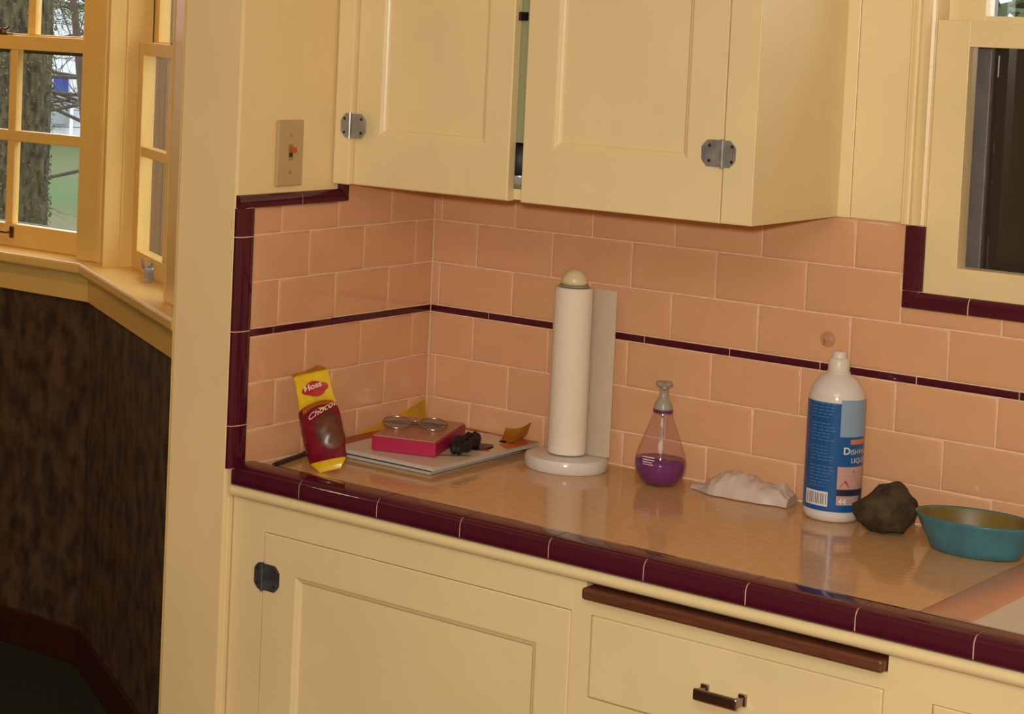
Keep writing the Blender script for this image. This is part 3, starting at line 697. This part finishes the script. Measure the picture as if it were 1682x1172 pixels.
# ------------------------------------------------------------------ pastry packet leaning on the left wall
pk = thing('pastry_packet', 'yellow and maroon pastry packet standing against the left tiled wall', 'snack packet', (.1210, -.4400, ZC+.0005))
ax0, ax1 = Vector((0, 0, .004)), Vector((-.072, .032, .150))
axis = (ax1-ax0); L = axis.length; az = axis.normalized()
vd = Vector((.52, -.84, .12)).normalized(); fr_ = (vd-az*vd.dot(az)).normalized(); rt_ = az.cross(fr_)*-1
if rt_.dot(Vector((.735, .678, 0))) < 0: rt_ = -rt_
def pk_pt(s, a, infl=0.0):
    """s along the packet 0..1, a angle; flat sealed ends, fat belly"""
    wprof = .0275+.0065*math.sin(min(1, s/.75)*2.8)
    if s < .10: wprof = .0175+.0125*(s/.10)
    belly = max(.0012, .0215*math.sin(math.pi*min(1, max(0, (s-.05)/.66)))**.7 if .05 < s < .71 else 0) + (.003 if s >= .6 else 0)*max(0, 1-(s-.6)/.4)
    cr = 1+.05*noise.noise(Vector((s*14, math.cos(a)*2, math.sin(a)*2)))
    w = (wprof+infl)*cr; d = (belly+infl)*cr
    return ax0+az*(L*s)+rt_*(w*math.cos(a))+fr_*(d*math.sin(a))
def pk_surf(name, s0, s1, a0, a1, m, parent, infl=0, ns=16, na=16, edge=None, closed=False):
    bm = bmesh.new(); g = []
    for i in range(ns+1):
        s = s0+(s1-s0)*i/ns
        g.append([bm.verts.new(pk_pt(s+(edge(s, q/na) if edge else 0), a0+(a1-a0)*q/na, infl)) for q in range(na+(0 if closed else 1))])
    for A, B in zip(g, g[1:]):
        n = len(A)
        for j in range(n if closed else n-1): bm.faces.new((A[j], A[(j+1) % n], B[(j+1) % n], B[j]))
    if closed: bm.faces.new(g[0]); bm.faces.new(g[-1])
    return obj(name, bm, m, parent, smooth=True)
YEL = mat('yellow_film_print', (214, 176, 26), rough=.25, noise_amt=.12, scale=40, bump=.3, bscale=70)
MAR = mat('maroon_film_print', (116, 16, 34), rough=.22, noise_amt=.2, scale=40, bump=.4, bscale=60)
pack = pk_surf('wrapper', 0, 1, 0, 2*math.pi, YEL, pk, ns=44, na=32, closed=True)
pk_surf('maroon_print', .10, .62, .05, math.pi-.05, MAR, pack, infl=.0006, ns=26, na=20, edge=lambda s, q: (.06*math.sin(math.pi*q) + .05*(1-q) - .02) * max(0, (s-.10)/.52) )
BRN = mat('pastry_print', (104, 58, 38), rough=.3, col2=(74, 40, 26), scale=35)
bm = bmesh.new(); g = []
for i in range(13):
    r_ = i/12; g.append([bm.verts.new(pk_pt(.37+.185*r_*math.sin(b), math.pi/2-.52+.78*r_*math.cos(b), .0012)) for b in [2*math.pi*q/28 for q in range(28)]])
for A, B in zip(g[1:], g[2:]):
    for j in range(28): bm.faces.new((A[j], A[(j+1) % 28], B[(j+1) % 28], B[j]))
bm.faces.new(g[1]); obj('pastry_picture', bm, BRN, pack, smooth=True)
pk_surf('tan_band', .60, .655, .35, math.pi-.75, mat('tan_band_print', (164, 84, 34), rough=.3), pack, infl=.0011, ns=4, na=10, edge=lambda s, q: .05*math.sin(math.pi*q)-.02*q)
RED = mat('red_badge', (176, 32, 40), rough=.3); CRW = mat('cream_print', (224, 190, 176), rough=.4)
bm = bmesh.new(); ring = []
for q in range(40):
    b = 2*math.pi*q/40; rr = 1+.10*math.cos(4*b+.6)
    ring.append(bm.verts.new(pk_pt(.825+.075*rr*math.sin(b), math.pi/2-.08+.70*rr*math.cos(b)*(1 if True else 0), .0030)))
cc = bm.verts.new(pk_pt(.825, math.pi/2-.08, .0034))
for q in range(40): bm.faces.new((ring[q], ring[(q+1) % 40], cc))
obj('badge', bm, RED, pack, smooth=True)
def pk_text(s_, size, s0, x0, m, infl, slope=0, shear=0, bold=0):
    bm = text_bm(s_, size, shear, bold)
    for v in bm.verts:
        x = x0+v.co.x; ca = max(-.97, min(.97, x/.0325)); a = math.acos(ca)
        v.co = pk_pt(s0+v.co.y/L+slope*v.co.x/L, a, infl)
    return obj('lettering', bm, m, pack)
pk_text('Moss', .014, .808, -.0155, CRW, .0046, slope=.18, bold=.0004)
pk_text('Chocolate', .0150, .495, -.0165, CRW, .0020, slope=.45, shear=.25, bold=.0002)
# ragged clear top and foot flap
def flap(name, s0, pts, m):
    bm = bmesh.new(); A = [bm.verts.new(ax0+az*(L*s)+rt_*x+fr_*y) for s, x, y in pts]; bm.faces.new(A)
    bmesh.ops.solidify(bm, geom=bm.faces[:], thickness=.0004); return obj(name, bm, m, pack)
FILM = mat('amber_film', (196, 132, 40), rough=.2, noise_amt=.15, scale=60)
flap('torn_top', 1, [(.985, -.031, 0), (1.02, -.033, .002), (1.03, -.012, 0), (1.05, .004, -.001), (1.07, .012, 0), (1.03, .023, .001), (.985, .030, 0)], FILM)

# pen on the worktop by the left wall
t = thing('pen', 'dark slim pen lying on the worktop along the left wall', 'pen', (.0235, -.410, ZC+.0048), math.radians(101))
obj('barrel', tube(bmesh.new(), [(x, 0, 0) for x in (-.075, -.073, -.060, .045, .060, .0735, .075)], [.0012, .0032, .0042, .0042, .0040, .0036, .0030], 12), mat('dark_pen', (40, 18, 16), rough=.3), t, auto=50)
obj('clip', bx(.030, .070, -.001, .001, .0040, .0056, bev=.0004), DARKMETAL, t)

# ------------------------------------------------------------------ dining nook: bay walls and windows
def frame_xf(origin, ang):
    return Matrix.Translation(Vector(origin)) @ Matrix.Rotation(ang, 4, 'Z')
PAPERW = mat('brown_wallpaper', (42, 29, 23), rough=.75, col2=(94, 70, 46), scale=15, stretch=(1.5, 1.5, .9), bump=.2, bscale=40)
BASEB = mat('dark_red_wood', (62, 26, 18), rough=.4, noise_amt=.2, scale=20, stretch=(2, 2, 12))
WO = .025                                   # the upper wall stands this far behind the apron
def bay(name, origin, ang, s0, s1, ws0, ws1, wn):
    """apron face at local y=0, room at -y; window opening ws0..ws1, z 1.012..2.15"""
    XF = frame_xf(origin, ang); z0, z1 = 1.012, 2.15
    w = obj('wall_'+name, bx(s0, s1, .004, .16, 0, .990), PAPERW); w.matrix_world = XF; tag(w, 'dark brown mottled wallpaper below the '+name.replace('_', ' ')+' window', kind='structure')
    bm = bmesh.new(); box(bm, s0, ws0, WO, .16, .990, ZT); box(bm, ws1, s1, WO, .16, .990, ZT); box(bm, ws0, ws1, WO, .16, z1, ZT)
    w2 = obj('wall_'+name+'_upper', bm, NOOK); w2.matrix_world = XF; tag(w2, kind='structure')
    b = obj('baseboard_'+name, bx(s0, s1, -.006, .004, 0, .092, bev=.002), BASEB); b.matrix_world = XF; tag(b, 'dark red brown baseboard of the '+name.replace('_', ' ')+' wall', kind='structure')
    wd = struct_empty('window_%d' % wn, 'cream divided window in the '+name.replace('_', ' ')+' wall of the dining nook'); wd.matrix_world = XF
    obj('apron', bx(s0, s1, -.006, .004, .914, .985, bev=.002), NOOK, wd)
    obj('sill', bx(s0, s1, -.034, .13, .985, 1.012, bev=.006), NOOK, wd)
    for a0, a1 in ((ws0-.004, ws0+.0010), (ws1-.0010, ws1+.004)): obj('jamb', bx(a0, a1, WO-.012, .155, z0, z1), NOOK, wd)
    return XF, wd
cA = (-1.42, .592, 0)
XA, wA = bay('bay_back', cA, 0, -2.2, 0.0, -1.03, -.045, 2)
sash(wA, 'sash', None, -1.0285, -.0465, 1.0125, 1.5620, .045, .058, .036, .070, .100, muntins_x=(-.374, -.662), muntins_z=(1.301,), mw=.028, m=NOOK)
sash(wA, 'sash', None, -1.0285, -.0465, 1.530, 2.14, .045, .036, .05, .1055, .1355, muntins_x=(-.348, -.640), muntins_z=(1.83,), mw=.028, m=NOOK)
obj('casing', bx(-.0660, .0085, .012, WO, 1.012, 2.25, bev=.004), NOOK, wA)
obj('casing', bx(-1.10, -1.028, .010, WO, 1.012, 2.25, bev=.004), NOOK, wA)
ANG = math.atan2(-.5479, .8365)
XB, wB = bay('bay_side', cA, ANG, 0.0, .90, .070, .655, 3)
sash(wB, 'sash', None, .0715, .6535, 1.0125, 1.5635, .046, .046, .030, .086, .118, muntins_x=(.356,), muntins_z=(1.300,), mw=.024, m=NOOK)
sash(wB, 'sash', None, .0715, .6535, 1.530, 2.14, .046, .036, .05, .122, .150, muntins_x=(.356,), muntins_z=(1.83,), mw=.024, m=NOOK)
obj('casing', bx(.0040, .0655, .0215, WO, 1.012, 2.25, bev=.0015), NOOK, wB)
obj('casing', bx(.6600, .82, .015, WO, 1.012, 2.25, bev=.005), NOOK, wB)
bm = bx(.0709, .0738, .054, .0600, 1.0125, 2.14, bev=.0014)
obj('stop_bead', bm, NOOK, wB)
bm = bx(.0709, .080, .1555, .200, 1.02, 2.1); box(bm, .080, .092, .188, .200, 1.02, 2.1); box(bm, .645, .6535, .1555, .200, 1.02, 2.1)
box(bm, .0709, .0714, .1190, .1555, 1.013, 2.14); box(bm, .0709, .0760, .1300, .1555, 1.013, 1.525)
obj('storm_frame', bm, mat('brown_storm_frame', (88, 74, 60), rough=.5, noise_amt=.06), wB)
bm = bx(-1.03, -.045, .139, .155, 1.035, 1.066); box(bm, -1.03, -.045, .139, .155, 1.515, 1.545); box(bm, -1.03, -1.0, .139, .155, 1.066, 1.515)
obj('storm_frame', bm, mat('dark_screen_frame', (60, 54, 48), rough=.6), wA)
def finger_lift(parent, x, z, y):
    bm = bmesh.new(); tube(bm, [(x-.055, y-.004, z), (x-.055, y-.022, z), (x, y-.022, z), (x+.0, y-.004, z)], .0035, 8)
    for a in (x-.055, x): box(bm, a-.007, a+.007, y-.005, y, z-.016, z+.014, bev=.002)
    return obj('sash_lift', bm, BRASS, parent)
finger_lift(wA, -.355, 1.050, .070)
def sash_lock(parent, x, z, y):
    bm = bmesh.new(); box(bm, x-.028, x+.028, y, y+.022, z, z+.006, bev=.002); lathe(bm, [(.0, z+.006), (.010, z+.006), (.010, z+.014), (.006, z+.018), (0, z+.018)], cx=x, cy=y+.011, n=14)
    tube(bm, [(x, y+.011, z+.014), (x+.025, y+.002, z+.017), (x+.038, y-.004, z+.022)], .0035, 8)
    return obj('sash_lock', bm, BRASS, parent)
sash_lock(wA, -.430, 1.5625, .074); sash_lock(wB, .372, 1.564, .090)
bm = bmesh.new(); lathe(bm, [(0, 0), (.020, 0), (.020, .004), (.006, .008), (.005, .020), (.0, .020)], n=16)
for v in bm.verts: v.co = Vector((.262+v.co.x, .086-v.co.z, 1.033+v.co.y))
tube(bm, [(.262, .068, 1.033), (.33, .056, 1.030), (.385, .050, 1.033)], .004, 8); box(bm, .380, .388, .040, .060, 1.016, 1.050, bev=.003)
tube(bm, [(.262, .068, 1.033), (.268, .062, 1.058)], .004, 8)
obj('sash_lift', bm, CHROME, wB)
XW = frame_xf((-3.62, .592, 0), math.pi-ANG-math.pi)
for nm, bm in (('wall_bay_west', bx(-.85, 0, .004, .16, 0, .990)),):
    w = struct(nm, bm, PAPERW); w.matrix_world = XW
bm = bx(-.85, -.70, WO, .16, .990, ZT); box(bm, -.09, 0, WO, .16, .990, ZT); box(bm, -.70, -.09, WO, .16, 2.15, ZT)
w = struct('wall_bay_west_upper', bm, NOOK); w.matrix_world = XW
ww = struct_empty('window_4', 'window in the far slanted wall of the dining nook'); ww.matrix_world = XW
obj('sill', bx(-.85, 0, -.034, .13, .985, 1.012, bev=.006), NOOK, ww)
sash(ww, 'sash', None, -.695, -.095, 1.0125, 1.5635, .046, .046, .030, .086, .118, muntins_x=(-.395,), muntins_z=(1.300,), mw=.024, m=NOOK)
sash(ww, 'sash', None, -.695, -.095, 1.530, 2.14, .046, .036, .05, .122, .150, muntins_x=(-.395,), muntins_z=(1.83,), mw=.024, m=NOOK)
ex, ey = cA[0]+.8365*.90, cA[1]-.5479*.90
struct('wall_nook', bx(ex, -.127, ey, ey+.12, 0, ZT), NOOK)
struct('wall_nook_side', bx(-.1315, -.1275, -.552, -.021, 0, ZT), NOOK)
struct('wall_link', bx(-.16, -.126, -.02, ey+.12, 0, ZT), NOOK)

# ------------------------------------------------------------------ outside
GZ = -.85
struct('ground', bx(-70, 20, 1.2, 70, GZ-.1, GZ), mat('lawn_grass', (58, 82, 28), rough=1, col2=(84, 78, 46), scale=.35, bump=.6, bscale=30), 'green lawn outside the windows')
def conifer(label, loc, h, r, seed, n=2600, cols=((40, 46, 30), (92, 88, 62))):
    t = thing('conifer_tree', label, 'tree', loc)
    obj('trunk', tube(bmesh.new(), [(0, 0, 0), (0, 0, h*.9)], [r*.18, r*.04], 8), mat('bark', (70, 56, 44), rough=.9, noise_amt=.2), t)
    rnd = random.Random(seed); bm = bmesh.new()
    for i in range(n):
        z = h*rnd.random()**1.05; rr = r*(1-(z/h)**3)*(.55+.5*rnd.random()) + .03; a = rnd.random()*6.283
        p = Vector((rr*math.cos(a), rr*math.sin(a), z)); s = .10*rnd.uniform(.6, 1.4)
        d = Vector((math.cos(a), math.sin(a), rnd.uniform(-.2, 1.2))).normalized(); q = d.cross(Vector((rnd.random()-.5, rnd.random()-.5, rnd.random()-.5))).normalized()
        vs = [bm.verts.new(p-q*s*.35), bm.verts.new(p+q*s*.35), bm.verts.new(p+d*s*1.5)]
        bm.faces.new(vs)
    f = obj('foliage', bm, mat('conifer_foliage', cols[0], rough=.9, col2=cols[1], scale=3.0), t); f['kind'] = 'stuff'
    core = obj('inner_foliage', tube(bmesh.new(), [(0, 0, .1), (0, 0, h*.4), (0, 0, h*.75), (0, 0, h*.98)], [r*.72, r*.72, r*.5, r*.08], 14), MATS['conifer_foliage'], t); core['kind'] = 'stuff'
    return t
def bare_tree(label, loc, h, seed, lean=0.0, r0=.16):
    t = thing('bare_tree', label, 'tree', loc, 0, 'leafless trees outside the dining window'); rnd = random.Random(seed)
    obj('trunk', tube(bmesh.new(), [(0, 0, 0), (.1+lean, 0, h*.3), (.05+lean*2, .1, h*.6)], [r0, r0*.75, r0*.5], 10), mat('grey_bark', (66, 58, 46), rough=.9, noise_amt=.2), t)
    bm = bmesh.new()
    def br(p, d, l, r, k):
        q = p+d*l*.5+Vector((rnd.uniform(-.1, .1), rnd.uniform(-.1, .1), rnd.uniform(-.06, .06)))*l; e = p+d*l
        tube(bm, [p, q, e], [r, r*.8, r*.55], 5)
        if k:
            for _ in range(3):
                nd = (d+Vector((rnd.uniform(-.9, .9), rnd.uniform(-.9, .9), rnd.uniform(-.6, .7)))).normalized(); br(p+d*l*rnd.uniform(.4, 1), nd, l*rnd.uniform(.5, .75), r*.5, k-1)
    for i in range(22):
        a = rnd.random()*6.28; br(Vector((lean, 0, h*rnd.uniform(.20, .6))), Vector((math.cos(a), math.sin(a), rnd.uniform(-.2, .5))).normalized(), h*.24, r0*.26, 4)
    o = obj('branches', bm, MATS['grey_bark'], t); o['kind'] = 'stuff'
    return t
# direction of sight through the back window is about (-.72, .69)
def mossy_tree(label, loc, h, r, seed):
    t = thing('mossy_tree', label, 'tree', loc); bm = bmesh.new(); rings = []; nn, mm = 90, 40; rnd = random.Random(seed)
    for i in range(mm+1):
        z = h*i/mm; rings.append([])
        for k in range(nn):
            a = 2*math.pi*k/nn; rr = r*(1-.12*i/mm)*(1+.10*noise.noise(Vector((math.cos(a)*5, math.sin(a)*5, z*1.2)))+.05*noise.noise(Vector((math.cos(a)*14, math.sin(a)*14, z*5))))
            rings[-1].append(bm.verts.new((rr*math.cos(a), rr*math.sin(a), z)))
    for A, B in zip(rings, rings[1:]):
        for k in range(nn): bm.faces.new((A[k], A[(k+1) % nn], B[(k+1) % nn], B[k]))
    bm.faces.new(rings[-1])
    obj('trunk', bm, mat('mossy_bark', (32, 27, 18), rough=1, col2=(76, 70, 42), scale=34, stretch=(1, 1, .4), bump=1.0, bscale=60), t, smooth=True)
    bm = bmesh.new()
    for i in range(9000):
        z = h*rnd.random(); a = rnd.random()*6.283; rr = r*(1-.12*z/h)*rnd.uniform(.97, 1.14); sz = rnd.uniform(.008, .020)
        p = Vector((rr*math.cos(a), rr*math.sin(a), z)); d = Vector((rnd.gauss(0, 1), rnd.gauss(0, 1), rnd.gauss(0, 1))).normalized(); q = d.orthogonal().normalized()
        bm.faces.new([bm.verts.new(p-d*sz), bm.verts.new(p+q*sz*.6), bm.verts.new(p+d*sz)])
    f = obj('ivy', bm, mat('ivy_green', (32, 36, 18), rough=.8, col2=(92, 86, 54), scale=6), t); f['kind'] = 'stuff'
    return t
mossy_tree('thick mossy tree trunk filling the left half of the dining window', (-6.83, 5.56, GZ), 6.0, .205, 3)
bare_tree('leafless tree with tangled twigs seen in the right of the dining window', (-10.22, 10.0, GZ), 5.2, 5, r0=.075)
bare_tree('farther leafless tree in front of the pale house', (-15.6, 15.6, GZ), 5.6, 12, r0=.09)
t = thing('evergreen_bush', 'green evergreen branches hanging at the top of the dining window', 'shrub', (-7.6, 6.9, GZ))
rnd = random.Random(9); bm = bmesh.new()
for i in range(2600):
    k = rnd.random(); p = Vector((-.62+1.1*rnd.random()*k, -.62+1.1*k+rnd.gauss(0, .10), 2.62+rnd.gauss(0, .13)-.12*math.sin(k*9)))
    d = Vector((rnd.gauss(0, 1), rnd.gauss(0, 1), rnd.gauss(-.3, .7))).normalized(); q = d.orthogonal().normalized(); sz = rnd.uniform(.012, .03)
    bm.faces.new([bm.verts.new(p-q*sz*.25), bm.verts.new(p+q*sz*.25), bm.verts.new(p+d*sz*2)])
f = obj('foliage', bm, mat('evergreen', (44, 66, 30), rough=.7, col2=(90, 112, 54), scale=5), t); f['kind'] = 'stuff'
obj('stem', tube(bmesh.new(), [(0, 0, 0), (.05, .05, 1.4), (-.1, -.05, 2.75)], [.05, .04, .02], 8), mat('bark', (70, 56, 44), rough=.9, noise_amt=.2), t)
hs = thing('white_house', 'pale house across the lawn seen through the dining window', 'house', (-24, 22.5, GZ), math.radians(45))
SIDING = mat('white_siding', (196, 198, 198), rough=.7, noise_amt=.03, scale=2)
for k in range(22): obj('siding_board', bx(-9, 9, -.03-.012, .03, .30*k, .30*k+.285), SIDING, hs)
obj('wall', bx(-9, 9, 0.03, 6, 0, 6.6), SIDING, hs)
obj('blue_panel', bx(.40, .66, -.16, -.05, .885, 1.145, bev=.01), mat('blue_paint', (38, 60, 128), rough=.4), hs)['label'] = 'blue panel on the pale house'
obj('porch', bx(.36, .70, -.35, -.05, .36, .80), mat('grey_porch', (128, 134, 132), rough=.7), hs)
for k in range(4): obj('post', bx(.70+k*.9, .76+k*.9, -.5, -.44, 0, 3.0), SIDING, hs)
# kitchen window view
fn = thing('board_fence', 'dark brown board fence outside the kitchen window', 'fence', (0.6, 3.2, GZ))
FW_ = mat('dark_fence_wood', (46, 36, 28), rough=.9, noise_amt=.25, scale=10, stretch=(6, 6, .6))
for k in range(26): obj('fence_board', bx(-2.6+k*.2, -2.6+k*.2+.188, 0, .022, 0, 2.56+.02*math.sin(k*2.1)), FW_, fn)
for z in (.4, 1.9): obj('fence_rail', bx(-2.6, 2.6, .022, .06, z, z+.09), FW_, fn)
t = thing('leafy_shrub', 'green leafy shrub behind the fence outside the kitchen window', 'shrub', (.0, 4.5, GZ))
obj('stem', tube(bmesh.new(), [(0, 0, 0), (.1, 0, 2.4)], [.06, .03], 7), MATS['bark'], t)
rnd = random.Random(4); bm = bmesh.new()
for i in range(3500):
    p = Vector((rnd.gauss(0, .75), rnd.gauss(0, .4), 2.7+rnd.gauss(0, .45))); s = rnd.uniform(.04, .09)
    a = Vector((rnd.random()-.5, rnd.random()-.5, rnd.random()-.5)).normalized(); b = a.cross(Vector((rnd.random()-.5, rnd.random()-.5, rnd.random()))).normalized()
    bm.faces.new([bm.verts.new(p-a*s), bm.verts.new(p+b*s*.5), bm.verts.new(p+a*s), bm.verts.new(p-b*s*.5)])
f = obj('leaves', bm, mat('green_leaves', (40, 66, 30), rough=.6, col2=(92, 112, 70), scale=4), t); f['kind'] = 'stuff'
